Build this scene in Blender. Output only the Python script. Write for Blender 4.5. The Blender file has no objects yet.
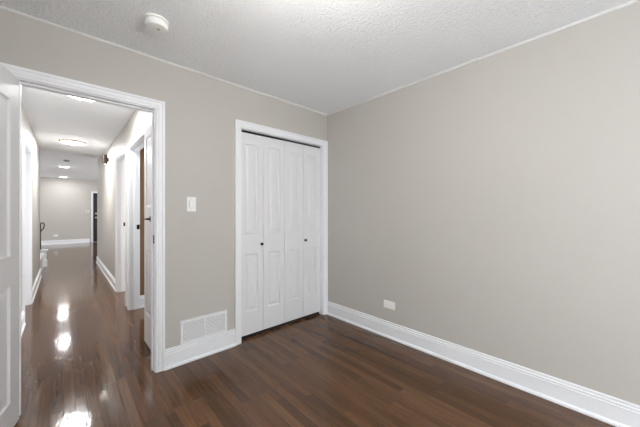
import bpy, bmesh, math
from mathutils import Vector, Matrix

scene = bpy.context.scene
COL = scene.collection
R = math.radians

# ------------------------------------------------------------------ camera
CAM_H = 1.25
cam_data = bpy.data.cameras.new('camera')
cam_data.sensor_width = 36.0
cam_data.lens = 278.0 / 640.0 * 36.0
cam_data.shift_y = -1.2 / 640.0
cam_data.clip_start = 0.02
cam = bpy.data.objects.new('camera', cam_data)
COL.objects.link(cam)
cam.location = (0, 0, CAM_H)
cam.rotation_euler = (R(90), 0, R(-42.7))
scene.camera = cam

# ------------------------------------------------------------------ world, exposure
world = bpy.data.worlds.new('sky')
scene.world = world
world.use_nodes = True
bg = world.node_tree.nodes['Background']
bg.inputs['Color'].default_value = (0.86, 0.93, 1.0, 1)
bg.inputs['Strength'].default_value = 1.0
vs = scene.view_settings
vs.view_transform = 'Standard'
vs.look = 'None'
vs.gamma = 1.0
vs.use_curve_mapping = False
vs.exposure = 0.25
scene.cycles.max_bounces = 12
scene.cycles.diffuse_bounces = 8


def area_light(name, loc, rot, sx, sy, power, color=(1, 1, 1)):
    d = bpy.data.lights.new(name, 'AREA')
    d.shape = 'RECTANGLE'
    d.size = sx
    d.size_y = sy
    d.energy = power
    d.color = color
    o = bpy.data.objects.new(name, d)
    COL.objects.link(o)
    o.location = loc
    o.rotation_euler = rot
    return o


# stand-in daylight at two unseen windows, added to light the bedroom
area_light('added_window_light', (0.95, -2.52, 1.35), (R(97), 0, 0), 2.1, 1.8, 50, (0.93, 0.965, 1.0))
area_light('added_window_light', (-0.70, -0.95, 1.35), (R(97), 0, R(-90)), 1.5, 1.8, 44, (0.93, 0.965, 1.0))
# unseen fill at both living room ends, in place of windows not built
area_light('living_room_fill', (4.9, 11.5, 1.5), (R(115), 0, R(90)), 4.0, 1.8, 190, (0.95, 0.975, 1.0))
area_light('living_room_fill', (-4.3, 11.5, 1.5), (R(115), 0, R(-90)), 4.0, 1.8, 130, (0.95, 0.975, 1.0))
# unseen fill added in the side rooms to brighten the hallway
area_light('side_room_fill', (3.1, 3.75, 1.4), (R(112), 0, R(90)), 0.9, 1.5, 95, (0.92, 0.96, 1.0))
area_light('side_room_fill', (3.1, 4.9, 1.4), (R(112), 0, R(90)), 0.8, 1.5, 112, (0.92, 0.96, 1.0))



# ------------------------------------------------------------------ materials
def new_mat(name):
    m = bpy.data.materials.new(name)
    m.use_nodes = True
    nt = m.node_tree
    return m, nt, nt.nodes['Principled BSDF']


def srgb(r, g, b):
    def f(c):
        c /= 255.0
        return c / 12.92 if c <= 0.04045 else ((c + 0.055) / 1.055) ** 2.4
    return (f(r), f(g), f(b), 1)


def paint(name, color, rough=0.6, bump=0.03, scale=180.0, var=0.02, spec=0.5, detail=3.0):
    m, nt, b = new_mat(name)
    N, L = nt.nodes, nt.links
    tc = N.new('ShaderNodeTexCoord')
    no = N.new('ShaderNodeTexNoise')
    no.inputs['Scale'].default_value = scale
    no.inputs['Detail'].default_value = detail
    L.new(tc.outputs['Object'], no.inputs['Vector'])
    bp = N.new('ShaderNodeBump')
    bp.inputs['Strength'].default_value = bump
    bp.inputs['Distance'].default_value = 0.004
    L.new(no.outputs['Fac'], bp.inputs['Height'])
    L.new(bp.outputs['Normal'], b.inputs['Normal'])
    n2 = N.new('ShaderNodeTexNoise')
    n2.inputs['Scale'].default_value = 2.5
    L.new(tc.outputs['Object'], n2.inputs['Vector'])
    mx = N.new('ShaderNodeMix')
    mx.data_type = 'RGBA'
    mx.inputs[6].default_value = tuple(c * (1 - var) for c in color[:3]) + (1,)
    mx.inputs[7].default_value = tuple(min(1, c * (1 + var)) for c in color[:3]) + (1,)
    L.new(n2.outputs['Fac'], mx.inputs[0])
    L.new(mx.outputs[2], b.inputs['Base Color'])
    b.inputs['Roughness'].default_value = rough
    b.inputs['Specular IOR Level'].default_value = spec
    return m


def plain(name, color, rough=0.4, metal=0.0, spec=0.5):
    m, nt, b = new_mat(name)
    N, L = nt.nodes, nt.links
    no = N.new('ShaderNodeTexNoise')
    no.inputs['Scale'].default_value = 60
    mr = N.new('ShaderNodeMapRange')
    mr.inputs['To Min'].default_value = max(0.02, rough - 0.04)
    mr.inputs['To Max'].default_value = rough + 0.04
    L.new(no.outputs['Fac'], mr.inputs['Value'])
    L.new(mr.outputs['Result'], b.inputs['Roughness'])
    b.inputs['Base Color'].default_value = color
    b.inputs['Metallic'].default_value = metal
    b.inputs['Specular IOR Level'].default_value = spec
    return m


def emissive(name, color, strength):
    m, nt, b = new_mat(name)
    b.inputs['Base Color'].default_value = (0.8, 0.8, 0.8, 1)
    b.inputs['Emission Color'].default_value = color
    b.inputs['Emission Strength'].default_value = strength
    return m


def ceiling_mat():
    m, nt, b = new_mat('textured_ceiling')
    N, L = nt.nodes, nt.links
    tc = N.new('ShaderNodeTexCoord')
    n1 = N.new('ShaderNodeTexNoise')
    n1.inputs['Scale'].default_value = 50
    n1.inputs['Detail'].default_value = 5
    n1.inputs['Roughness'].default_value = 0.6
    n1.inputs['Distortion'].default_value = 0.9
    L.new(tc.outputs['Object'], n1.inputs['Vector'])
    vo = N.new('ShaderNodeTexVoronoi')
    vo.inputs['Scale'].default_value = 60
    L.new(tc.outputs['Object'], vo.inputs['Vector'])
    ad = N.new('ShaderNodeMath')
    ad.operation = 'MULTIPLY_ADD'
    ad.inputs[1].default_value = 0.35
    L.new(vo.outputs['Distance'], ad.inputs[0])
    L.new(n1.outputs['Fac'], ad.inputs[2])
    bp = N.new('ShaderNodeBump')
    bp.inputs['Strength'].default_value = 0.85
    bp.inputs['Distance'].default_value = 0.012
    L.new(ad.outputs[0], bp.inputs['Height'])
    L.new(bp.outputs['Normal'], b.inputs['Normal'])
    b.inputs['Base Color'].default_value = (0.90, 0.915, 0.93, 1)
    b.inputs['Roughness'].default_value = 0.85
    b.inputs['Specular IOR Level'].default_value = 0.2
    return m


def wood_floor():
    m, nt, b = new_mat('dark_oak_strip_floor')
    N, L = nt.nodes, nt.links

    def math_(op, a=None, bb=None, c=None):
        n = N.new('ShaderNodeMath')
        n.operation = op
        for i, v in enumerate((a, bb, c)):
            if v is None:
                continue
            if isinstance(v, (int, float)):
                n.inputs[i].default_value = v
            else:
                L.new(v, n.inputs[i])
        return n.outputs[0]
    tc = N.new('ShaderNodeTexCoord')
    sp = N.new('ShaderNodeSeparateXYZ')
    L.new(tc.outputs['Object'], sp.inputs[0])
    W, LEN = 0.0575, 0.85
    fx = math_('DIVIDE', sp.outputs['X'], W)
    row = math_('FLOOR', fx)
    wn = N.new('ShaderNodeTexWhiteNoise')
    wn.noise_dimensions = '1D'
    L.new(row, wn.inputs['W'])
    fy = math_('ADD', math_('DIVIDE', sp.outputs['Y'], LEN), math_('MULTIPLY', wn.outputs['Value'], 7.3))
    piece = math_('FLOOR', fy)
    cv = N.new('ShaderNodeCombineXYZ')
    L.new(row, cv.inputs[0])
    L.new(piece, cv.inputs[1])
    w2 = N.new('ShaderNodeTexWhiteNoise')
    w2.noise_dimensions = '2D'
    L.new(cv.outputs[0], w2.inputs['Vector'])
    ramp = N.new('ShaderNodeValToRGB')
    ramp.color_ramp.elements[0].position = 0.0
    ramp.color_ramp.elements[0].color = FLOOR_COLS[0]
    ramp.color_ramp.elements[1].position = 1.0
    ramp.color_ramp.elements[1].color = FLOOR_COLS[2]
    e = ramp.color_ramp.elements.new(0.5)
    e.color = FLOOR_COLS[1]
    L.new(w2.outputs['Value'], ramp.inputs[0])
    # grain, stretched along the strips and shifted per strip
    sc = N.new('ShaderNodeCombineXYZ')
    L.new(math_('MULTIPLY', sp.outputs['X'], 55.0), sc.inputs[0])
    L.new(math_('MULTIPLY', sp.outputs['Y'], 3.2), sc.inputs[1])
    L.new(math_('MULTIPLY', w2.outputs['Value'], 40.0), sc.inputs[2])
    g = N.new('ShaderNodeTexNoise')
    g.inputs['Scale'].default_value = 1.0
    g.inputs['Detail'].default_value = 5
    g.inputs['Roughness'].default_value = 0.65
    g.inputs['Distortion'].default_value = 0.8
    L.new(sc.outputs[0], g.inputs['Vector'])
    gm = N.new('ShaderNodeMapRange')
    gm.inputs['From Min'].default_value = 0.3
    gm.inputs['From Max'].default_value = 0.7
    gm.inputs['To Min'].default_value = 0.7
    gm.inputs['To Max'].default_value = 1.28
    L.new(g.outputs['Fac'], gm.inputs['Value'])
    mul = N.new('ShaderNodeMix')
    mul.data_type = 'RGBA'
    mul.blend_type = 'MULTIPLY'
    mul.inputs[0].default_value = 1.0
    L.new(ramp.outputs[0], mul.inputs[6])
    L.new(gm.outputs['Result'], mul.inputs[7])
    # seams
    ex = math_('ABSOLUTE', math_('SUBTRACT', math_('FRACT', fx), 0.5))
    ey = math_('ABSOLUTE', math_('SUBTRACT', math_('FRACT', fy), 0.5))
    seam = math_('MAXIMUM', math_('GREATER_THAN', ex, 0.488), math_('GREATER_THAN', ey, 0.4988))
    mx = N.new('ShaderNodeMix')
    mx.data_type = 'RGBA'
    L.new(math_('MULTIPLY', seam, 0.6), mx.inputs[0])
    L.new(mul.outputs[2], mx.inputs[6])
    mx.inputs[7].default_value = (0.012, 0.008, 0.006, 1)
    L.new(mx.outputs[2], b.inputs['Base Color'])
    b.inputs['Roughness'].default_value = 0.2
    rr = N.new('ShaderNodeMapRange')
    rr.inputs['To Min'].default_value = 0.07
    rr.inputs['To Max'].default_value = 0.14
    L.new(g.outputs['Fac'], rr.inputs['Value'])
    L.new(rr.outputs['Result'], b.inputs['Roughness'])
    b.inputs['Specular IOR Level'].default_value = 0.4
    # slight cupping of the strips and waviness of the varnish
    wv = N.new('ShaderNodeTexNoise')
    wv.inputs['Scale'].default_value = 9
    wv.inputs['Detail'].default_value = 2
    wm = N.new('ShaderNodeMapping')
    wm.inputs['Scale'].default_value = (2.2, 0.8, 1)
    L.new(tc.outputs['Object'], wm.inputs['Vector'])
    L.new(wm.outputs[0], wv.inputs['Vector'])
    h = math_('ADD', math_('MULTIPLY', wv.outputs['Fac'], 0.5),
              math_('ADD', math_('MULTIPLY', math_('SUBTRACT', math_('FRACT', fx), 0.5), math_('MULTIPLY', math_('SUBTRACT', w2.outputs['Value'], 0.5), 0.45)),
                    math_('SUBTRACT', math_('MULTIPLY', g.outputs['Fac'], 0.04), math_('MULTIPLY', seam, 0.25))))
    bp = N.new('ShaderNodeBump')
    bp.inputs['Strength'].default_value = 0.42
    bp.inputs['Distance'].default_value = 0.004
    L.new(h, bp.inputs['Height'])
    L.new(bp.outputs['Normal'], b.inputs['Normal'])
    return m


FLOOR_COLS = (srgb(76, 51, 32), srgb(88, 60, 38), srgb(101, 71, 46))
M_WALL = paint('greige_wall_paint', (0.50, 0.477, 0.44, 1), 0.55, 0.04, 220, 0.015, 0.3)
M_CEIL = ceiling_mat()
M_HCEIL = paint('smooth_ceiling_paint', (0.89, 0.915, 0.95, 1), 0.7, 0.03, 120, 0.01, 0.3)
M_TRIM = paint('white_trim_paint', (0.82, 0.83, 0.85, 1), 0.35, 0.01, 90, 0.01, 0.45)
M_BEAD = paint('bead_paint', (0.68, 0.68, 0.67, 1), 0.6, 0.02, 90, 0.01, 0.3)
M_DOOR = paint('white_door_paint', (0.73, 0.73, 0.74, 1), 0.38, 0.04, 120, 0.01, 0.45)
M_FLOOR = wood_floor()
M_BROWN = paint('brown_room_paint', srgb(124, 92, 66), 0.6, 0.03, 200, 0.03)
M_DARK = plain('shade_black', (0.012, 0.011, 0.010, 1), 0.8)  # near-black colour puts the shade of recesses into the surface
M_BLACK = plain('black_metal', (0.012, 0.012, 0.013, 1), 0.35, 0.6)
M_BRONZE = plain('dark_bronze', (0.035, 0.022, 0.016, 1), 0.4, 0.7)
M_WPLAST = plain('white_plastic', (0.84, 0.84, 0.82, 1), 0.35)
M_GPLAST = plain('grey_plastic', (0.30, 0.30, 0.30, 1), 0.5)
M_LGREY = plain('gap_shade_grey', (0.58, 0.58, 0.58, 1), 0.5)
M_GRILLE = plain('white_enamel', (0.80, 0.80, 0.81, 1), 0.4)
M_TAN = plain('warm_lamp_rim', (0.72, 0.55, 0.40, 1), 0.4)
M_STEEL = plain('brushed_nickel', (0.6, 0.6, 0.6, 1), 0.3, 1.0)
M_CAN = emissive('led_diffuser', (1.0, 0.97, 0.93, 1), 9.0)
M_LED = emissive('small_led_lens', (1.0, 0.98, 0.95, 1), 12.0)
M_SCON = emissive('sconce_lens', (1.0, 0.93, 0.82, 1), 5.0)
M_BLKDOOR = plain('black_door_paint', (0.018, 0.018, 0.022, 1), 0.35)


def glass_mat():
    m, nt, b = new_mat('window_glass')
    b.inputs['Base Color'].default_value = (1, 1, 1, 1)
    b.inputs['Roughness'].default_value = 0.0
    b.inputs['Transmission Weight'].default_value = 1.0
    b.inputs['IOR'].default_value = 1.05
    return m


M_GLASS = glass_mat()


# ------------------------------------------------------------------ mesh helpers
def box(bm, x0, x1, y0, y1, z0, z1):
    v = [bm.verts.new((x, y, z)) for z in (z0, z1) for y in (y0, y1) for x in (x0, x1)]
    for f in ((0, 2, 3, 1), (4, 5, 7, 6), (0, 1, 5, 4), (2, 6, 7, 3), (0, 4, 6, 2), (1, 3, 7, 5)):
        bm.faces.new([v[i] for i in f])


def prism(bm, sections, cap=True):
    """loft a closed loop of points through a list of sections"""
    rings = [[bm.verts.new(p) for p in s] for s in sections]
    n = len(rings[0])
    for a, b in zip(rings, rings[1:]):
        for i in range(n):
            j = (i + 1) % n
            bm.faces.new((a[i], a[j], b[j], b[i]))
    if cap:
        bm.faces.new(list(reversed(rings[0])))
        bm.faces.new(rings[-1])


def lathe(bm, prof, seg=32, M=None):
    """revolve (r, z) about z"""
    rings = []
    for r, z in prof:
        if r < 1e-6:
            rings.append([bm.verts.new((0, 0, z))])
        else:
            rings.append([bm.verts.new((r * math.cos(2 * math.pi * i / seg), r * math.sin(2 * math.pi * i / seg), z)) for i in range(seg)])
    for a, b in zip(rings, rings[1:]):
        for i in range(seg):
            j = (i + 1) % seg
            if len(a) == 1 and len(b) == 1:
                continue
            if len(a) == 1:
                bm.faces.new((a[0], b[i], b[j]))
            elif len(b) == 1:
                bm.faces.new((a[i], a[j], b[0]))
            else:
                bm.faces.new((a[i], a[j], b[j], b[i]))
    if M is not None:
        for rg in rings:
            for v in rg:
                v.co = M @ v.co


def tube(bm, pts, r, seg=8):
    pts = [Vector(p) for p in pts]
    secs = []
    up = Vector((0.3, 1, 0.2)).normalized()
    for i, p in enumerate(pts):
        t = (pts[min(i + 1, len(pts) - 1)] - pts[max(i - 1, 0)]).normalized()
        a = t.cross(up)
        if a.length < 1e-3:
            a = t.cross(Vector((1, 0, 0)))
        a.normalize()
        b = t.cross(a).normalized()
        secs.append([p + (a * math.cos(2 * math.pi * k / seg) + b * math.sin(2 * math.pi * k / seg)) * r for k in range(seg)])
    prism(bm, secs)


def obj(name, bm, mat, parent=None, bevel=0.0, smooth=False):
    bmesh.ops.recalc_face_normals(bm, faces=bm.faces[:])
    me = bpy.data.meshes.new(name)
    bm.to_mesh(me)
    bm.free()
    me.materials.append(mat)
    if smooth:
        for p in me.polygons:
            p.use_smooth = True
        try:
            me.set_sharp_from_angle(angle=R(35))
        except Exception:
            pass
    o = bpy.data.objects.new(name, me)
    COL.objects.link(o)
    if parent is not None:
        o.parent = parent
    if bevel:
        md = o.modifiers.new('bevel', 'BEVEL')
        md.width = bevel
        md.segments = 2
        md.limit_method = 'ANGLE'
        md.angle_limit = R(40)
    return o


def tag(o, label=None, cat=None, group=None, kind=None):
    if label:
        o['label'] = label
    if cat:
        o['category'] = cat
    if group:
        o['group'] = group
    if kind:
        o['kind'] = kind
    return o


def empty(name, loc, rz=0.0):
    o = bpy.data.objects.new(name, None)
    o.empty_display_size = 0.05
    COL.objects.link(o)
    o.location = loc
    o.rotation_euler = (0, 0, rz)
    return o


def struct(name, bm, mat, label, cat, bevel=0.0):
    return tag(obj(name, bm, mat, None, bevel), label, cat, None, 'structure')


def boxes(*bs):
    bm = bmesh.new()
    for b in bs:
        box(bm, *b)
    return bm


# ------------------------------------------------------------------ layout
CZ = 2.457            # ceiling height
AY, AT = 2.467, 0.12  # wall with doorway and closet
BX = 2.394            # long wall on the right
DX0, DX1 = -0.205, 0.522   # doorway
KX0, KX1 = 1.252, 2.322    # closet opening
HEAD = 2.055
LX = -0.56            # wall behind the open door
RY = -2.40            # wall behind the camera
HL, HR = -0.335, 0.622     # hallway wall faces
HT = 0.11
LEND, REND = 7.7, 8.9      # where the hallway walls stop
FY = 15.0             # far wall of the living room
GZ = 2.60             # living-room ceiling
JT = 0.018            # jamb board thickness

# floor
struct('floor', boxes((-5, 6, RY - 0.1, FY + 0.1, -0.06, 0)), M_FLOOR, 'dark brown glossy oak strip floor running through bedroom and hallway', 'floor')

# ceilings
struct('ceiling', boxes((LX - 0.1, BX + 0.1, RY - 0.1, AY + 0.05, CZ, CZ + 0.08)), M_CEIL, 'white stippled plaster ceiling of the bedroom', 'ceiling')
struct('ceiling_hall', boxes((HL - 0.6, HR + 0.05, AY + 0.05, LEND - 0.15, CZ, CZ + 0.25)), M_HCEIL, 'smooth white ceiling over the hallway', 'ceiling')
struct('ceiling_living_room', boxes((-5, 6, LEND - 0.15, FY + 0.1, GZ, GZ + 0.1)), M_HCEIL, 'smooth white ceiling of the room at the hallway end', 'ceiling')

# bedroom walls
e = JT
struct('wall_front', boxes(
    (LX - 0.1, DX0 - e, AY, AY + AT, 0, CZ),
    (DX0 - e, DX1 + e, AY, AY + AT, HEAD + e, CZ),
    (DX1 + e, KX0 - e, AY, AY + AT, 0, CZ),
    (KX0 - e, KX1 + e, AY, AY + AT, HEAD + e, CZ),
    (KX1 + e, BX + 0.1, AY, AY + AT, 0, CZ)), M_WALL, 'greige wall holding the hallway doorway and the white closet doors', 'wall')
struct('wall_right', boxes((BX, BX + 0.1, RY - 0.1, AY, 0, CZ)), M_WALL, 'long bare greige wall with a low outlet on the right', 'wall')
wx0, wx1, wz0, wz1 = -0.1, 2.0, 0.45, 2.25   # added back window, unseen
vy0, vy1 = -1.7, -0.2                         # added side window, unseen
struct('wall_left', boxes((LX - 0.1, LX, RY - 0.1, vy0, 0, CZ), (LX - 0.1, LX, vy1, AY, 0, CZ),
    (LX - 0.1, LX, vy0, vy1, 0, wz0), (LX - 0.1, LX, vy0, vy1, wz1, CZ)), M_WALL, 'greige wall behind the open bedroom door', 'wall')
struct('wall_back', boxes(
    (LX, wx0, RY - 0.1, RY, 0, CZ), (wx1, BX, RY - 0.1, RY, 0, CZ),
    (wx0, wx1, RY - 0.1, RY, 0, wz0), (wx0, wx1, RY - 0.1, RY, wz1, CZ)), M_WALL, 'greige wall with the added window behind the camera', 'wall')
bm = bmesh.new()
for b in ((wx0, wx0 + 0.05, 0), (wx1 - 0.05, wx1, 0), ((wx0 + wx1) / 2 - 0.025, (wx0 + wx1) / 2 + 0.025, 0)):
    box(bm, b[0], b[1], RY - 0.08, RY - 0.03, wz0, wz1)
box(bm, wx0, wx1, RY - 0.08, RY - 0.03, wz0, wz0 + 0.05)
box(bm, wx0, wx1, RY - 0.08, RY - 0.03, wz1 - 0.05, wz1)
win = struct('added_window_1', bm, M_TRIM, 'unseen white framed window added behind the camera to light the bedroom', 'window')
obj('pane', boxes((wx0 + 0.04, wx1 - 0.04, RY - 0.058, RY - 0.052, wz0 + 0.04, wz1 - 0.04)), M_GLASS, win)

bm = bmesh.new()
for b in ((vy0, vy0 + 0.05), (vy1 - 0.05, vy1), ((vy0 + vy1) / 2 - 0.025, (vy0 + vy1) / 2 + 0.025)):
    box(bm, LX - 0.08, LX - 0.03, b[0], b[1], wz0, wz1)
box(bm, LX - 0.08, LX - 0.03, vy0, vy1, wz0, wz0 + 0.05)
box(bm, LX - 0.08, LX - 0.03, vy0, vy1, wz1 - 0.05, wz1)
win = struct('added_window_2', bm, M_TRIM, 'unseen white framed window added left of the camera to light the bedroom', 'window')
obj('pane', boxes((LX - 0.058, LX - 0.052, vy0 + 0.04, vy1 - 0.04, wz0 + 0.04, wz1 - 0.04)), M_GLASS, win)

# closet interior
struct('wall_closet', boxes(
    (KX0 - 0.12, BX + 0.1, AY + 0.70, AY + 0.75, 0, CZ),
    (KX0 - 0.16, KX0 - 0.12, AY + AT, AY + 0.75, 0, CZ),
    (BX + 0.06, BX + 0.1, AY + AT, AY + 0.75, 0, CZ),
    (KX0 - 0.12, BX + 0.1, AY + AT, AY + 0.75, 2.3, 2.36)), M_DARK, 'inner walls of the closet, coloured near-black for the shade inside', 'wall')

# hallway walls
D1 = (3.28, 4.25)      # brown room doorway on the right
D2 = (4.53, 5.34)      # second doorway on the right
D3 = (4.58, 5.42)      # doorway on the left
struct('wall_hall_right', boxes(
    (HR, HR + HT, AY + AT, D1[0] - e, 0, CZ), (HR, HR + HT, D1[0] - e, D1[1] + e, HEAD + e, CZ),
    (HR, HR + HT, D1[1] + e, D2[0] - e, 0, CZ), (HR, HR + HT, D2[0] - e, D2[1] + e, HEAD + e, CZ),
    (HR, HR + HT, D2[1] + e, REND, 0, GZ)), M_WALL, 'greige hallway wall with the wall lamp on the right', 'wall')
struct('wall_hall_left', boxes(
    (HL - HT, HL, AY + AT, D3[0] - e, 0, CZ), (HL - HT, HL, D3[0] - e, D3[1] + e, HEAD + e, CZ),
    (HL - HT, HL, D3[1] + e, LEND, 0, GZ)), M_WALL, 'greige hallway wall on the left', 'wall')
# rooms off the hallway
struct('wall_brown_room', boxes(
    (HR + HT, 3.2, D1[1] + 0.03, D1[1] + 0.10, 0, CZ), (3.2, 3.3, AY + 0.75, D1[1] + 0.1, 0, CZ),
    (HR + HT, 3.2, AY + 0.75, D1[1] + 0.1, CZ, CZ + 0.05)), M_BROWN, 'warm brown wall seen through the first doorway on the right', 'wall')
struct('wall_second_room', boxes(
    (HR + HT, 3.2, D2[1] + 0.04, D2[1] + 0.12, 0, CZ), (3.2, 3.3, D1[1] + 0.1, D2[1] + 0.1, 0, CZ),
    (HR + HT, 3.2, D1[1] + 0.1, D2[1] + 0.12, CZ, CZ + 0.05)), M_WALL, 'greige wall of the room behind the second hallway doorway', 'wall')
# living room
struct('wall_far', boxes((-5, 6, FY, FY + 0.1, 0, GZ)), M_WALL, 'greige wall at the far end beyond the hallway', 'wall')
struct('wall_living_room_left', boxes((-4.6, -4.5, LEND, FY, 0, GZ), (-4.6, HL - HT, LEND - 0.1, LEND, 0, GZ)), M_WALL, 'greige side wall of the far room to the left', 'wall')
struct('wall_living_room_right', boxes((5.1, 5.2, REND, FY, 0, GZ), (HR + HT, 5.2, REND - 0.1, REND, 0, GZ)), M_WALL, 'greige side wall of the far room to the right', 'wall')

# ------------------------------------------------------------------ trim
BASE_PROF = [(0, 0), (0.026, 0), (0.026, 0.010), (0.022, 0.018), (0.014, 0.024), (0.014, 0.108), (0.0165, 0.110), (0.0165, 0.117),
             (0.011, 0.120), (0.011, 0.125), (0.0165, 0.129), (0.0165, 0.135), (0.010, 0.139), (0.012, 0.152), (0.008, 0.157), (0, 0.157)]


def baseboard(bm, p0, p1, normal, m0=0.0, m1=0.0):
    """straight run from p0 to p1 against a wall whose room-facing normal is given; m = mitre factor at either end"""
    p0, p1, n = Vector(p0 + (0,)), Vector(p1 + (0,)), Vector(normal + (0,))
    d = (p1 - p0).normalized()
    secs = []
    for p, m, s in ((p0, m0, 1), (p1, m1, -1)):
        secs.append([p + n * o + d * (s * m * o) + Vector((0, 0, z)) for o, z in BASE_PROF])
    prism(bm, secs)


CW = 0.062
CASE_PROF = [(0, 0), (0, 0.009), (0.003, 0.012), (0.014, 0.013), (0.017, 0.010), (0.020, 0.014), (0.040, 0.016), (0.043, 0.013),
             (0.046, 0.018), (0.052, 0.020), (CW, 0.020), (CW, 0)]


def casing(bm, frame, x0, x1, zt):
    """mitred moulding round an opening; frame maps (along, out, up) to world"""
    def sec(cx, cz, dx, dz):
        return [frame((cx + dx * o, v, cz + dz * o)) for o, v in CASE_PROF]
    prism(bm, [sec(x0, 0, -1, 0), sec(x0, zt, -1, 1), sec(x1, zt, 1, 1), sec(x1, 0, 1, 0)])


def jamb(bm, frame, x0, x1, zt, depth, t=JT):
    """lining boards of an opening, going into the wall (out negative)"""
    def b(a0, a1, o0, o1, z0, z1):
        P = [frame((a, o, z)) for z in (z0, z1) for o in (o0, o1) for a in (a0, a1)]
        v = [bm.verts.new(p) for p in P]
        for f in ((0, 2, 3, 1), (4, 5, 7, 6), (0, 1, 5, 4), (2, 6, 7, 3), (0, 4, 6, 2), (1, 3, 7, 5)):
            bm.faces.new([v[i] for i in f])
    b(x0 - t, x0, -depth, 0.001, 0, zt + t)
    b(x1, x1 + t, -depth, 0.001, 0, zt + t)
    b(x0, x1, -depth, 0.001, zt, zt + t)
    return b


fr_front = lambda p: Vector((p[0], AY - p[1], p[2]))
fr_hall_r = lambda p: Vector((HR - p[1], p[0], p[2]))
fr_hall_l = lambda p: Vector((HL + p[1], p[0], p[2]))

# bedroom doorway
G = 0.006
t1 = empty('trim_1', ((DX0 + DX1) / 2, AY, 0))
tag(t1, 'white moulded frame round the doorway to the hallway', 'door frame', None, 'structure')


def part(name, bm, mat, parent, bevel=0.0, smooth=False):
    """child mesh whose geometry was given in world coordinates"""
    M = Matrix.Translation(parent.location) @ parent.rotation_euler.to_matrix().to_4x4()
    bmesh.ops.transform(bm, matrix=M.inverted(), verts=bm.verts[:])
    return obj(name, bm, mat, parent, bevel, smooth)


bm = bmesh.new()
casing(bm, fr_front, DX0 - G, DX1 + G, HEAD + G)
part('casing', bm, M_TRIM, t1)
bm = bmesh.new()
b_ = jamb(bm, fr_front, DX0, DX1, HEAD, AT)
b_(DX0, DX0 + 0.011, -0.075, -0.042, 0, HEAD)
b_(DX1 - 0.011, DX1, -0.075, -0.042, 0, HEAD)
b_(DX0 + 0.011, DX1 - 0.011, -0.075, -0.042, HEAD - 0.011, HEAD)
part('jamb', bm, M_TRIM, t1)
bm = bmesh.new()
casing(bm, lambda p: Vector((p[0], AY + AT + p[1], p[2])), DX0 - G, DX1 + G, HEAD + G)
part('casing', bm, M_TRIM, t1)
tag(part('strike_plate', boxes((DX1 - 0.003, DX1 + 0.001, AY + 0.006, AY + 0.036, 1.005, 1.07)), M_BLACK, t1), 'black strike plate')

# closet frame
t2 = empty('trim_2', ((KX0 + KX1) / 2, AY, 0))
tag(t2, 'white moulded frame round the closet doors', 'door frame', None, 'structure')
bm = bmesh.new()
# the right leg meets the corner, so its casing is trimmed to fit
CWR = BX - 0.004 - (KX1 + G)
def csec(cx, cz, dx, dz, wl):
    k = wl / CW
    return [fr_front((cx + dx * o * k, v, cz + dz * o)) for o, v in CASE_PROF]
prism(bm, [csec(KX0 - G, 0, -1, 0, CW), csec(KX0 - G, HEAD + G, -1, 1, CW), csec(KX1 + G, HEAD + G, 1, 1, CWR), csec(KX1 + G, 0, 1, 0, CWR)])
part('casing', bm, M_TRIM, t2)
bm = bmesh.new()
jamb(bm, fr_front, KX0, KX1, HEAD, AT)
part('jamb', bm, M_TRIM, t2)
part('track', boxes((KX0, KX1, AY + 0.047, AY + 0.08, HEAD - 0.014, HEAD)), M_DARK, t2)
part('dark_strip', boxes((KX0, KX1, AY + 0.06, AY + 0.115, 0, 0.014)), M_DARK, t2)  # added near-black strip darkens the slit under the closet leaves

# hallway door frames
def hall_frame(n, frame, d, label, strike=None):
    t = empty('trim_%d' % n, tuple(frame(((d[0] + d[1]) / 2, 0, 0))))
    tag(t, label, 'door frame', None, 'structure')
    bm = bmesh.new()
    casing(bm, frame, d[0] - G, d[1] + G, HEAD + G)
    part('casing', bm, M_TRIM, t)
    bm = bmesh.new()
    b = jamb(bm, frame, d[0], d[1], HEAD, HT)
    b(d[1] - 0.011, d[1], -0.072, -0.040, 0, HEAD)
    b(d[0], d[0] + 0.011, -0.072, -0.040, 0, HEAD)
    b(d[0] + 0.011, d[1] - 0.011, -0.072, -0.040, HEAD - 0.011, HEAD)
    part('jamb', bm, M_TRIM, t)
    if strike:
        bm = bmesh.new()
        P = [frame((a, o, z)) for z in (strike - 0.03, strike + 0.03) for o in (-0.106, -0.074) for a in (d[1] - 0.003, d[1] + 0.001)]
        v = [bm.verts.new(p) for p in P]
        for f in ((0, 2, 3, 1), (4, 5, 7, 6), (0, 1, 5, 4), (2, 6, 7, 3), (0, 4, 6, 2), (1, 3, 7, 5)):
            bm.faces.new([v[i] for i in f])
        tag(part('strike_plate', bm, M_BLACK, t), 'black strike plate')
    return t


hall_frame(3, fr_hall_r, D1, 'white frame of the hallway doorway opening onto the brown room', 1.06)
hall_frame(4, fr_hall_r, D2, 'white frame of the farther doorway on the right of the hallway', 1.06)
hall_frame(5, fr_hall_l, D3, 'white frame of the doorway on the left of the hallway')

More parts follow.
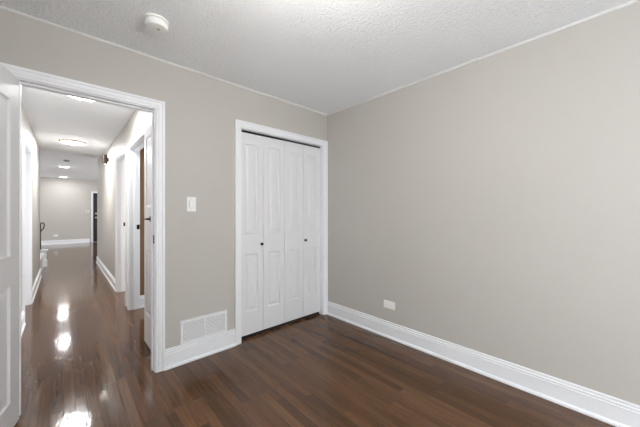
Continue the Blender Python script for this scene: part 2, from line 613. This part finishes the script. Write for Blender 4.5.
# baseboards
bm = bmesh.new()
baseboard(bm, (DX1 + G + CW, AY), (KX0 - G - CW, AY), (0, -1))
baseboard(bm, (LX, AY), (DX0 - G - CW, AY), (0, -1), 1, 0)
struct('baseboard_front', bm, M_TRIM, 'white moulded baseboard below the wall vent', 'baseboard')
bm = bmesh.new()
baseboard(bm, (BX, AY - 0.0215), (BX, RY), (-1, 0), 0, 1)
struct('baseboard_right', bm, M_TRIM, 'long white moulded baseboard along the bare right wall', 'baseboard')
bm = bmesh.new()
baseboard(bm, (LX, RY), (LX, AY), (1, 0), 1, 1)
struct('baseboard_left', bm, M_TRIM, 'white baseboard behind the open door', 'baseboard')
bm = bmesh.new()
baseboard(bm, (BX, RY), (LX, RY), (0, 1), 1, 1)
struct('baseboard_back', bm, M_TRIM, 'white baseboard under the added bedroom window', 'baseboard')
bm = bmesh.new()
baseboard(bm, (HR, AY + AT + 0.022), (HR, D1[0] - G - CW), (-1, 0))
baseboard(bm, (HR, D2[1] + G + CW), (HR, REND), (-1, 0))
struct('baseboard_hall_right', bm, M_TRIM, 'white baseboard along the right hallway wall', 'baseboard')
bm = bmesh.new()
baseboard(bm, (HL, D3[0] - G - CW), (HL, AY + AT + 0.022), (1, 0))
baseboard(bm, (HL, LEND), (HL, D3[1] + G + CW), (1, 0))
struct('baseboard_hall_left', bm, M_TRIM, 'white baseboard along the left hallway wall', 'baseboard')
bm = bmesh.new()
baseboard(bm, (-4.5, FY), (0.80, FY), (0, -1))
baseboard(bm, (1.95, FY), (5.1, FY), (0, -1))
struct('baseboard_far', bm, M_TRIM, 'white baseboard at the foot of the far wall', 'baseboard')
bm = bmesh.new()
baseboard(bm, (HR + HT, D1[1] + 0.03), (3.2, D1[1] + 0.03), (0, -1))
struct('baseboard_brown_room', bm, M_TRIM, 'white baseboard below the brown wall in the side room', 'baseboard')

# ceiling bead of the bedroom
def bead(bm, p0, p1, n):
    p0, p1, n = Vector(p0 + (0,)), Vector(p1 + (0,)), Vector(n + (0,))
    pr = [(0, CZ), (0.010, CZ), (0.010, CZ - 0.005), (0.007, CZ - 0.010), (0.003, CZ - 0.013), (0, CZ - 0.014)]
    prism(bm, [[p + n * o + Vector((0, 0, z)) for o, z in pr] for p in (p0, p1)])
bm = bmesh.new()
bead(bm, (LX, AY), (BX, AY), (0, -1))
struct('trim_6', bm, M_BEAD, 'thin white bead where the doorway wall meets the ceiling', 'trim')
bm = bmesh.new()
bead(bm, (BX, AY), (BX, RY), (-1, 0))
struct('trim_7', bm, M_BEAD, 'thin white bead where the long right wall meets the ceiling', 'trim')

# ------------------------------------------------------------------ doors
def panel_leaf(bm, w, h, t, panels, z0=0.0, r=((0.008, 0.010), (0.020, 0.012), (0.040, 0.003))):
    """leaf in the xz plane, x 0..w, front face at y=0 and back at y=t; panels (x0,x1,z0,z1) moulded on both faces"""
    xs = sorted({0, w, *[p[0] for p in panels], *[p[1] for p in panels]})
    zs = sorted({z0, h, *[p[2] for p in panels], *[p[3] for p in panels]})
    def q(pts):
        bm.faces.new([bm.verts.new(p) for p in pts])
    for yb, s in ((0, 1), (t, -1)):
        for a, b in zip(xs, xs[1:]):
            for c, d in zip(zs, zs[1:]):
                hit = any(p[0] <= a + 1e-6 and p[1] >= b - 1e-6 and p[2] <= c + 1e-6 and p[3] >= d - 1e-6 for p in panels)
                if not hit:
                    q([(a, yb, c), (b, yb, c), (b, yb, d), (a, yb, d)])
        for p in panels:
            prev = None
            for ins, dep in ((0, 0),) + tuple(r):
                y = yb + s * dep
                ring = [(p[0] + ins, y, p[2] + ins), (p[1] - ins, y, p[2] + ins), (p[1] - ins, y, p[3] - ins), (p[0] + ins, y, p[3] - ins)]
                if prev:
                    for i in range(4):
                        j = (i + 1) % 4
                        q([prev[i], prev[j], ring[j], ring[i]])
                prev = ring
            q(prev)
    for a, b in (((0, z0), (w, z0)), ((w, z0), (w, h)), ((w, h), (0, h)), ((0, h), (0, z0))):
        q([(a[0], 0, a[1]), (b[0], 0, b[1]), (b[0], t, b[1]), (a[0], t, a[1])])
    bmesh.ops.remove_doubles(bm, verts=bm.verts[:], dist=1e-5)


# bedroom door, swung back into the room (local +x runs from hinge to free edge)
ang = math.atan2(-math.cos(R(13.0)), -math.sin(R(13.0)))
door1 = empty('door_1', (-0.195, 2.452, 0), ang)
tag(door1, 'white panelled bedroom door swung open at the left edge', 'door', None, 'structure')
bm = bmesh.new()
W1 = 0.70
panel_leaf(bm, W1, 2.042, 0.035, [(0.115, 0.315, 0.17, 0.83), (0.385, 0.585, 0.17, 0.83), (0.115, 0.315, 1.0, 1.89), (0.385, 0.585, 1.0, 1.89)], 0.010)
# local y must point away from the camera side
for v in bm.verts:
    v.co.y = -v.co.y
obj('door_leaf', bm, M_DOOR, door1)
for z in (0.2, 1.03, 1.85):
    bm = bmesh.new()
    lathe(bm, [(0, -0.045), (0.006, -0.045), (0.006, 0.045), (0, 0.045)], 12, Matrix.Translation((-0.004, -0.038, z)))
    obj('hinge', bm, M_BLACK, door1)
bm = bmesh.new()
lathe(bm, [(0, 0), (0.028, 0), (0.028, 0.008), (0.010, 0.012), (0.010, 0.04), (0.024, 0.046), (0.027, 0.058), (0.020, 0.068), (0, 0.071)], 24,
      Matrix.Translation((W1 - 0.065, 0, 1.05)) @ Matrix.Rotation(R(-90), 4, 'X'))
obj('door_knob', bm, M_BLACK, door1, smooth=True)

# closet bifold doors
LW = (KX1 - KX0) / 4
KD = AY + 0.048
def bifold(n, x0, label, knob_leaf):
    d = empty('door_%d' % n, (x0, KD, 0))
    tag(d, label, 'closet door', 'bifold closet doors', 'structure')
    for i in range(2):
        bm = bmesh.new()
        w = LW - 0.004
        panel_leaf(bm, w, 2.036, 0.030, [(0.058, w - 0.058, 0.26, 0.835), (0.058, w - 0.058, 1.035, 1.93)], 0.034)
        leaf = obj('door_leaf', bm, M_DOOR, d)
        leaf.location = (i * LW + 0.002, 0, 0)
        if i == knob_leaf:
            bm = bmesh.new()
            lathe(bm, [(0, 0), (0.011, 0), (0.011, 0.003), (0.006, 0.006), (0.006, 0.014), (0.013, 0.018), (0.016, 0.024), (0.013, 0.030), (0, 0.033)], 20,
                  Matrix.Rotation(R(90), 4, 'X'))
            k = obj('door_knob', bm, M_BLACK, leaf, smooth=True)
            k.location = (w - 0.022 if i == 0 else 0.022, 0, 0.925)
            k['label'] = 'small round black knob'
    return d
bifold(2, KX0, 'left pair of white folding closet doors, farther from the room corner', 0)
bifold(3, KX0 + 2 * LW, 'right pair of white folding closet doors, next to the room corner', 1)

# narrow white door folded back flat on the right hallway wall
door4 = empty('door_4', (HR - 0.028, 3.11, 0), R(-90))
tag(door4, 'narrow white panelled door lying open against the right hallway wall', 'door', None, 'structure')
bm = bmesh.new()
panel_leaf(bm, 0.45, 2.07, 0.022, [(0.07, 0.38, 0.30, 0.90), (0.07, 0.38, 1.30, 1.95)], 0.02, ((0.010, 0.006), (0.024, 0.007), (0.042, 0.003)))
for v in bm.verts:
    v.co.y = v.co.y - 0.022
obj('door_leaf', bm, M_DOOR, door4)
bm = bmesh.new()
lathe(bm, [(0, 0), (0.026, 0), (0.026, 0.006), (0.009, 0.010), (0.009, 0.032), (0, 0.033)], 20,
      Matrix.Translation((0.265, -0.022, 1.19)) @ Matrix.Rotation(R(90), 4, 'X'))
tube(bm, [(0.265, -0.050, 1.19), (0.23, -0.051, 1.19), (0.19, -0.050, 1.187)], 0.008)
h = obj('door_handle', bm, M_BLACK, door4, smooth=True)
h['label'] = 'black lever handle'

# closed white door in the left doorway
door5 = empty('door_5', (HL - 0.045, D3[0] + 0.003, 0), R(90))
tag(door5, 'closed white door in the doorway on the left of the hallway', 'door', None, 'structure')
bm = bmesh.new()
w5 = D3[1] - D3[0] - 0.006
panel_leaf(bm, w5, 2.04, 0.035, [(0.11, 0.37, 0.25, 0.83), (0.46, 0.72, 0.25, 0.83), (0.11, 0.37, 1.0, 1.93), (0.46, 0.72, 1.0, 1.93)], 0.010)
obj('door_leaf', bm, M_DOOR, door5)

# black entrance door on the far wall
fd0, fd1 = 0.92, 1.83
door6 = empty('door_6', (fd0, FY, 0))
tag(door6, 'black entrance door on the far wall beyond the hallway', 'door', None, 'structure')
bm = bmesh.new()
panel_leaf(bm, fd1 - fd0, 2.05, 0.02, [(0.12, 0.42, 0.25, 0.85), (0.50, 0.80, 0.25, 0.85), (0.12, 0.42, 1.15, 1.92), (0.50, 0.80, 1.15, 1.92)], 0.02)
for v in bm.verts:
    v.co.y -= 0.022
obj('door_leaf', bm, M_BLKDOOR, door6)
for z in (1.03, 1.20):
    bm = bmesh.new()
    lathe(bm, [(0, 0), (0.034, 0), (0.034, 0.006), (0.014, 0.012), (0.014, 0.03), (0.03, 0.04), (0.03, 0.06), (0, 0.066)], 20,
          Matrix.Translation((0.085, -0.022, z)) @ Matrix.Rotation(R(90), 4, 'X'))
    o = obj('door_knob' if z < 1.1 else 'deadbolt', bm, M_STEEL, door6, smooth=True)
    o['label'] = 'round nickel ' + ('knob' if z < 1.1 else 'lock')
t8 = empty('trim_8', ((fd0 + fd1) / 2, FY, 0))
tag(t8, 'white frame of the black entrance door', 'door frame', None, 'structure')
bm = bmesh.new()
casing(bm, lambda p: Vector((p[0], FY - p[1] * 1.2, p[2])), fd0 - 0.01, fd1 + 0.01, 2.06)
part('casing', bm, M_TRIM, t8)

# ------------------------------------------------------------------ wall fittings
# rocker switch
sw = empty('light_switch', (0.794, AY, 1.318))
tag(sw, 'white rocker light switch on the wall between doorway and closet', 'light switch')
obj('wall_plate', boxes((-0.037, 0.037, -0.006, 0, -0.061, 0.061)), M_WPLAST, sw, 0.003)
bm = bmesh.new()
prism(bm, [[(x, -0.0055, -0.033), (x, -0.0085, -0.033), (x, -0.0115, 0.0), (x, -0.008, 0.033), (x, -0.0055, 0.033)] for x in (-0.016, 0.016)])
obj('rocker', bm, M_WPLAST, sw)
bm = boxes((-0.0185, 0.0185, -0.0066, -0.0058, -0.0355, -0.033), (-0.0185, 0.0185, -0.0066, -0.0058, 0.033, 0.0355),
           (-0.0185, -0.016, -0.0066, -0.0058, -0.033, 0.033), (0.016, 0.0185, -0.0066, -0.0058, -0.033, 0.033))
obj('gap_shade', bm, M_LGREY, sw)  # grey strips paint the shade line round the rocker
for z in (-0.047, 0.047):
    bm = bmesh.new()
    lathe(bm, [(0, 0), (0.003, 0), (0.003, 0.001), (0, 0.0013)], 12, Matrix.Translation((0, -0.006, z)) @ Matrix.Rotation(R(90), 4, 'X'))
    obj('screw', bm, M_STEEL, sw)

# sideways outlet on the long wall
ol = empty('wall_outlet', (BX, 1.572, 0.326))
tag(ol, 'white outlet plate mounted sideways low on the long bare wall', 'outlet')
obj('wall_plate', boxes((-0.006, 0, -0.064, 0.064, -0.038, 0.038)), M_WPLAST, ol, 0.003)
for y in (-0.021, 0.021):
    bm = bmesh.new()
    lathe(bm, [(0, 0), (0.0165, 0), (0.0165, 0.002), (0, 0.0025)], 24, Matrix.Translation((-0.006, y, 0)) @ Matrix.Rotation(R(-90), 4, 'Y'))
    s = obj('socket', bm, M_WPLAST, ol)
    bm = boxes((-0.0088, -0.0082, y - 0.005, y + 0.003, 0.005, 0.007), (-0.0088, -0.0082, y - 0.005, y + 0.003, -0.007, -0.005))
    obj('slot', bm, M_GPLAST, s)

# return-air vent
vx0, vx1, vz0, vz1 = 0.707, 1.104, 0.158, 0.353
vt = empty('air_vent', ((vx0 + vx1) / 2, AY, vz0))
tag(vt, 'white double louvred air vent above the baseboard beside the closet', 'vent')
vm = (vx0 + vx1) / 2
fw = 0.020
part('frame', boxes((vx0, vx1, AY - 0.013, AY, vz1 - fw, vz1), (vx0, vx1, AY - 0.013, AY, vz0, vz0 + fw),
                    (vx0, vx0 + fw, AY - 0.013, AY, vz0 + fw, vz1 - fw), (vx1 - fw, vx1, AY - 0.013, AY, vz0 + fw, vz1 - fw),
                    (vm - 0.006, vm + 0.006, AY - 0.013, AY, vz0 + fw, vz1 - fw)), M_GRILLE, vt)
part('duct_shade', boxes((vx0 + fw, vx1 - fw, AY - 0.0012, AY - 0.0004, vz0 + fw, vz1 - fw)), M_DARK, vt)  # near-black sheet behind the louvres stands in for the shade inside
for a, b in ((vx0 + fw, vm - 0.006), (vm + 0.006, vx1 - fw)):
    bm = bmesh.new()
    n = 13
    for i in range(n):
        zc = vz0 + fw + (vz1 - vz0 - 2 * fw) * (i + 0.5) / n
        # each blade leans out and down, hiding the slot from above
        prism(bm, [[(x, AY - 0.0016, zc + 0.0018), (x, AY - 0.0024, zc + 0.0023), (x, AY - 0.0100, zc - 0.0048), (x, AY - 0.0092, zc - 0.0054)] for x in (a, b)])
    part('louvre', bm, M_GRILLE, vt)

# smoke alarm
sa = empty('smoke_alarm', (0.430, 1.982, CZ))
tag(sa, 'round white smoke alarm on the stippled bedroom ceiling', 'smoke alarm')
bm = bmesh.new()
lathe(bm, [(0, 0), (0.066, 0), (0.067, -0.004), (0.067, -0.012), (0.064, -0.014), (0, -0.014)], 48)
obj('base', bm, M_WPLAST, sa, smooth=True)
bm = bmesh.new()
lathe(bm, [(0, -0.014), (0.058, -0.014), (0.058, -0.020), (0.064, -0.021), (0.064, -0.040), (0.058, -0.051), (0.030, -0.055), (0, -0.0555)], 48)
obj('cover', bm, M_WPLAST, sa, smooth=True)
bm = bmesh.new()
lathe(bm, [(0, -0.0540), (0.008, -0.0540), (0.008, -0.0568), (0, -0.0572)], 20, Matrix.Translation((0.010, -0.006, 0)))
tag(obj('test_button', bm, M_GPLAST, sa), 'grey test button')


# ------------------------------------------------------------------ lamps
def disc_light(name, loc, r, label, group, watts, rim=M_WPLAST, diff=M_CAN, lamp_col=(0.96, 0.98, 1.0)):
    t = empty(name, loc)
    tag(t, label, 'ceiling light', group)
    bm = bmesh.new()
    lathe(bm, [(r - 0.02, 0), (r, 0), (r, -0.012), (r - 0.006, -0.022), (r - 0.02, -0.022), (r - 0.02, 0)], 48)
    obj('rim', bm, rim, t, smooth=True)
    bm = bmesh.new()
    lathe(bm, [(0, -0.004), (r - 0.021, -0.004), (r - 0.021, -0.020), (r - 0.05, -0.026), (0, -0.030)], 48)
    obj('diffuser', bm, diff, t, smooth=True)
    if watts:
        d = bpy.data.lights.new(name, 'AREA')
        d.shape = 'DISK'
        d.size = 2 * r
        d.energy = watts
        d.color = lamp_col
        o = bpy.data.objects.new('bulb_or_fill', d)
        COL.objects.link(o)
        o.parent = t
        o.location = (0, 0, -0.034)
        p = bpy.data.lights.new(name, 'POINT')  # point light below the disc, added to brighten the ceiling
        p.energy = watts * 0.06
        p.shadow_soft_size = 0.08
        p.color = lamp_col
        o = bpy.data.objects.new('bulb_or_fill', p)
        COL.objects.link(o)
        o.parent = t
        o.location = (0, 0, -0.13)
    return t


bl = empty('ceiling_light', (0.70, 0.78, CZ))  # unseen lamp behind the ceiling glow; hanging bowl added to light the room
tag(bl, 'unseen white glass bowl lamp added just above the view to light the bedroom', 'ceiling light')
bm = bmesh.new()
lathe(bm, [(0, 0), (0.06, 0), (0.06, -0.015), (0.012, -0.022), (0.012, -0.34), (0, -0.34)], 32)
obj('stem', bm, M_STEEL, bl, smooth=True)
bm = bmesh.new()
lathe(bm, [(0.12, -0.26), (0.11, -0.30), (0.075, -0.345), (0, -0.36), (0, -0.355), (0.07, -0.34), (0.105, -0.30), (0.115, -0.26), (0.12, -0.26)], 40)
obj('lamp_shade', bm, M_CAN, bl, smooth=True)
for zz, en in ((-0.24, 8), (-0.42, 11)):  # lower point light floats below the bowl, added as room fill
    d = bpy.data.lights.new('ceiling_light', 'POINT')
    d.energy = en
    d.shadow_soft_size = 0.05
    d.color = (1, 0.97, 0.93)
    o = bpy.data.objects.new('bulb_or_fill', d)
    COL.objects.link(o)
    o.parent = bl
    o.location = (0, 0, zz)
disc_light('ceiling_light', (0.14, 3.712, CZ), 0.17, 'round hallway ceiling light nearest the doorway, half hidden by its top', 'hallway ceiling lights', 15, M_WPLAST)
disc_light('ceiling_light', (0.12, 6.38, CZ), 0.18, 'round hallway ceiling light with a tan rim, largest in view', 'hallway ceiling lights', 27, M_TAN)
disc_light('ceiling_light', (0.02, 11.1, GZ), 0.13, 'small round ceiling light beyond the hallway, midway to the far wall', 'small ceiling lights beyond the hallway', 12, M_WPLAST, M_LED)
disc_light('ceiling_light', (0.00, 14.3, GZ), 0.12, 'small round ceiling light close to the far wall', 'small ceiling lights beyond the hallway', 12, M_WPLAST, M_LED)

dt = empty('ceiling_detector', (0.06, 9.75, GZ))
tag(dt, 'small grey disc on the ceiling between two round lights beyond the hallway', 'detector')
bm = bmesh.new()
lathe(bm, [(0, 0), (0.06, 0), (0.06, -0.02), (0.045, -0.035), (0, -0.038)], 32)
obj('housing', bm, M_GPLAST, dt, smooth=True)

# wall lamp
sc_y, sc_z = 6.50, 2.145
sc = empty('wall_lamp', (HR, sc_y, sc_z))
tag(sc, 'dark bronze cylinder wall lamp high on the right hallway wall', 'wall lamp')
bm = bmesh.new()
lathe(bm, [(0.026, 0), (0.034, 0), (0.034, 0.165), (0, 0.165)], 32, Matrix.Translation((-0.055, 0, 0)))
lathe(bm, [(0, 0.02), (0.026, 0.02), (0.026, 0)], 32, Matrix.Translation((-0.055, 0, 0)))
obj('shade', bm, M_BRONZE, sc, smooth=True)
obj('bracket', boxes((-0.03, 0, -0.025, 0.025, 0.05, 0.12)), M_BRONZE, sc, 0.003)
for z, nm in ((0.006, 'lens'),):
    bm = bmesh.new()
    lathe(bm, [(0, z - 0.004), (0.0255, z - 0.004), (0.0255, z + 0.004), (0, z + 0.004)], 24, Matrix.Translation((-0.055, 0, 0)))
    obj(nm, bm, M_SCON, sc)
for z, rx in ((0.0, 0),):
    d = bpy.data.lights.new('wall_lamp', 'SPOT')
    d.energy = 4
    d.spot_size = R(150)
    d.spot_blend = 0.7
    d.shadow_soft_size = 0.03
    d.color = (1.0, 0.93, 0.84)
    o = bpy.data.objects.new('bulb_or_fill', d)
    COL.objects.link(o)
    o.parent = sc
    o.location = (-0.055, 0, z + (-0.004 if rx == 0 else 0.004))
    o.rotation_euler = (R(rx), 0, 0)

# thermostat and outlet on the far wall
th = empty('thermostat', (0.72, FY, 1.28))
tag(th, 'small white thermostat on the far wall beside the black door', 'thermostat')
obj('housing', boxes((-0.055, 0.055, -0.022, 0, -0.045, 0.045)), M_WPLAST, th, 0.006)
obj('screen', boxes((-0.035, 0.035, -0.0235, -0.021, -0.012, 0.028)), M_GPLAST, th)
fo = empty('wall_outlet', (-0.22, FY, 0.34))
tag(fo, 'white plate low on the far wall left of the black door', 'outlet')
obj('wall_plate', boxes((-0.065, 0.065, -0.008, 0, -0.04, 0.04)), M_WPLAST, fo, 0.003)
for x in (-0.035, 0.035):
    obj('socket', boxes((x - 0.02, x + 0.02, -0.0095, -0.007, -0.018, 0.018)), M_WPLAST, fo)

# ------------------------------------------------------------------ stair curb and railing beyond the left wall
struct('wall_stair_curb', boxes((HL - 0.11, HL, LEND, 8.92, 0, 0.30), (HL - 0.12, HL + 0.012, LEND, 8.92, 0.30, 0.325)), M_TRIM, 'low white curb at the stair opening past the left hallway wall', 'curb')
rl = empty('stair_railing', (-0.338, 9.02, 0))
tag(rl, 'black iron stair railing with a scrolled top on a white post base', 'railing')
bm = bmesh.new()
def sq(h, z):
    return [(-h, -h, z), (h, -h, z), (h, h, z), (-h, h, z)]
prism(bm, [sq(0.06, 0), sq(0.06, 0.14), sq(0.045, 0.16), sq(0.045, 0.24), sq(0.052, 0.26), sq(0.045, 0.29), sq(0.055, 0.34), sq(0.062, 0.36)])
obj('post_base', bm, M_TRIM, rl)
obj('cap', boxes((-0.075, 0.075, -0.075, 0.075, 0.36, 0.39)), M_TRIM, rl, 0.006)
bm = bmesh.new()
box(bm, -0.062, -0.038, -0.012, 0.012, 0.39, 1.0)
obj('post', bm, M_BLACK, rl)
bm = bmesh.new()
pts = []
for i in range(19):
    a = R(180 - i * 15)
    pts.append((-0.018 + 0.032 * math.cos(a), 0, 0.95 + 0.06 * math.sin(a)))
pts = [(-0.05, 0, 0.86)] + pts[:13] + [(0.0, 0, 0.885), (-0.03, 0, 0.835), (-0.05, 0, 0.80)]
tube(bm, pts, 0.011)
obj('scroll', bm, M_BLACK, rl, smooth=True)
